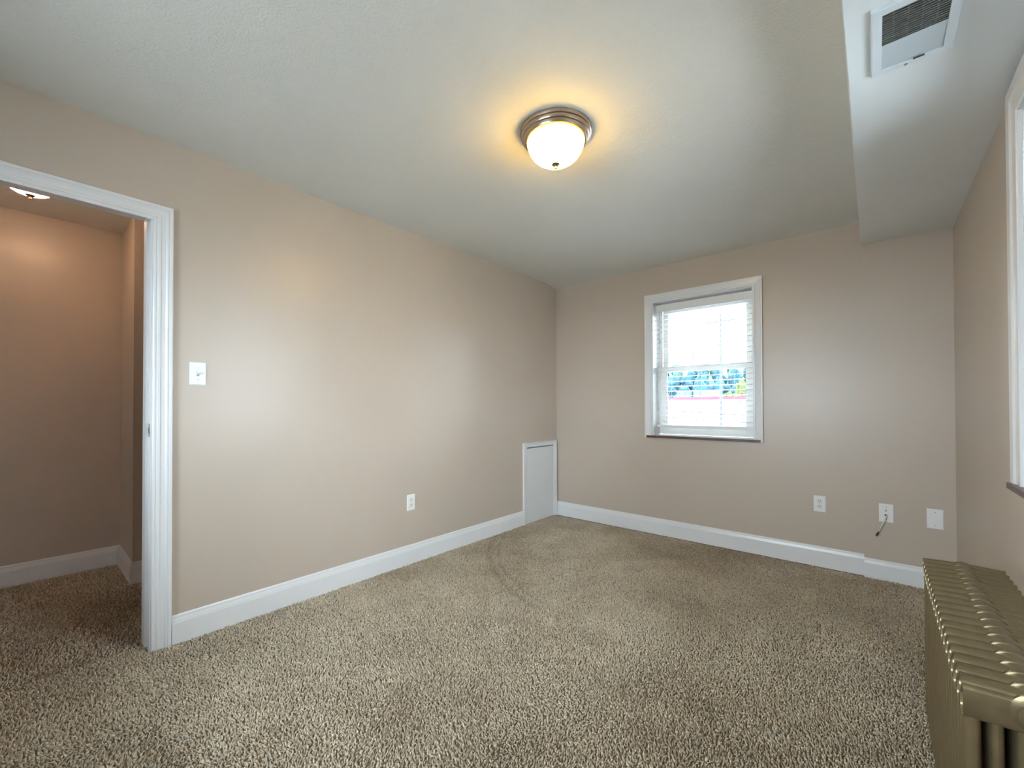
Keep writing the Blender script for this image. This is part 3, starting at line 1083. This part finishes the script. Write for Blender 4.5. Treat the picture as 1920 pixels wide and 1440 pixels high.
def building(name, x0, x1, y0, y1, z1, wall, label, fascia=None, fh=0.0):
    b_ = empty(name, ((x0 + x1) / 2, (y0 + y1) / 2, GROUND), label, 'building')
    obj('walls', boxes(((x0, y0, GROUND), (x1, y1, z1))), wall, b_)
    if fascia:
        obj('fascia', boxes(((x0 - .12, y0 - .12, z1 - 0.02), (x1 + .12, y1 + .12, z1 + fh))), fascia, b_)
    return b_


DST = 40.0
st_ = building('store_building', -21, 3, DST, DST + 14, EYE + 0.0148 * DST, 'stucco_white', 'long white store building with a red roof edge seen through the lower sash',
               'red_fascia', 0.0056 * DST)
obj('wall_lamp', boxes(((-0.2950 * DST, DST - 0.12, EYE - 0.0045 * DST), (-0.2840 * DST, DST, EYE + 0.0020 * DST))), 'lamp_housing', st_)
obj('lamp_lens', boxes(((-0.2930 * DST, DST - 0.15, EYE - 0.0030 * DST), (-0.2860 * DST, DST - 0.12, EYE + 0.0005 * DST))), 'stucco_white', st_)
obj('vent_pipe', boxes(((-0.2205 * DST, DST - 0.10, EYE + 0.0075 * DST), (-0.2170 * DST, DST, EYE + 0.0125 * DST))), 'lamp_housing', st_)
bm = bmesh.new()
lathe(bm, [(0.11, 0), (0.11, 0.26), (0.15, 0.27), (0.15, 0.36), (0.0, 0.42)], (-0.2165 * DST, DST + 0.5, EYE + 0.0205 * DST), 10)
obj('roof_stack', bm, 'red_fascia', st_)
D2 = 74.0
gb = building('grey_building', -0.351 * D2, -0.3195 * D2, D2, D2 + 8, EYE + 0.036 * D2, 'grey_siding', 'blue-grey flat roofed building behind the store, left half of the pane')
obj('window', boxes(((-0.343 * D2, D2 - 0.08, EYE + 0.026 * D2), (-0.334 * D2, D2, EYE + 0.033 * D2))), 'pale_siding', gb)
pb = building('pale_building', -0.3185 * D2, -0.283 * D2, D2 + 1, D2 + 9, EYE + 0.0365 * D2, 'pale_siding', 'pale flat roofed building behind the store, beside the grey one')
obj('door', boxes(((-0.303 * D2, D2 + 0.92, EYE + 0.024 * D2), (-0.301 * D2, D2 + 1, EYE + 0.0345 * D2))), 'grey_siding', pb)

# utility pole with its crossarm, and service cables across the view
px_, py_ = -0.2551 * 36, 36.0
up_ = empty('utility_pole', (px_, py_, GROUND), 'grey wooden utility pole standing in front of the white store', 'utility pole')
bm = bmesh.new()
tube(bm, [(px_, py_, GROUND), (px_, py_, 3.0), (px_, py_, 8.4)], [0.115, 0.095, 0.075], 12)
smooth_angle(obj('pole', bm, 'pole_wood', up_))
obj('crossarm', boxes(((px_ - 1.1, py_ - 0.16, 7.75), (px_ + 1.1, py_ - 0.07, 7.87))), 'pole_wood', up_)
for k in (-0.9, 0.35, 0.9):
    bm = bmesh.new()
    lathe(bm, [(0.03, 0), (0.05, 0.05), (0.035, 0.08), (0.05, 0.11), (0.0, 0.15)], (px_ + k, py_ - 0.115, 7.87), 8)
    obj('insulator', bm, 'pale_siding', up_)
for nm, za, zb_, lb in (('service_cable', -0.0106, -0.0200, 'upper of the two dark service cables crossing before the store'),
                        ('service_cable', -0.0270, -0.0358, 'lower of the two dark service cables crossing before the store')):
    dy = 12.0
    bm = bmesh.new()
    x_a, x_b = -0.3684 * dy, -0.2083 * dy
    pts = []
    for i in range(21):
        x = -14 + 20 * i / 20
        t = (x - x_a) / (x_b - x_a)
        pts.append((x, dy, EYE + (za + (zb_ - za) * t) * dy + 0.0035 * (x + 3.5) ** 2))
    tube(bm, pts, 0.017, 6)
    o = obj(nm, bm, 'cable_black', origin=(x_a, dy, EYE))
    tag(o, lb, 'cable', 'service cables outside the window')
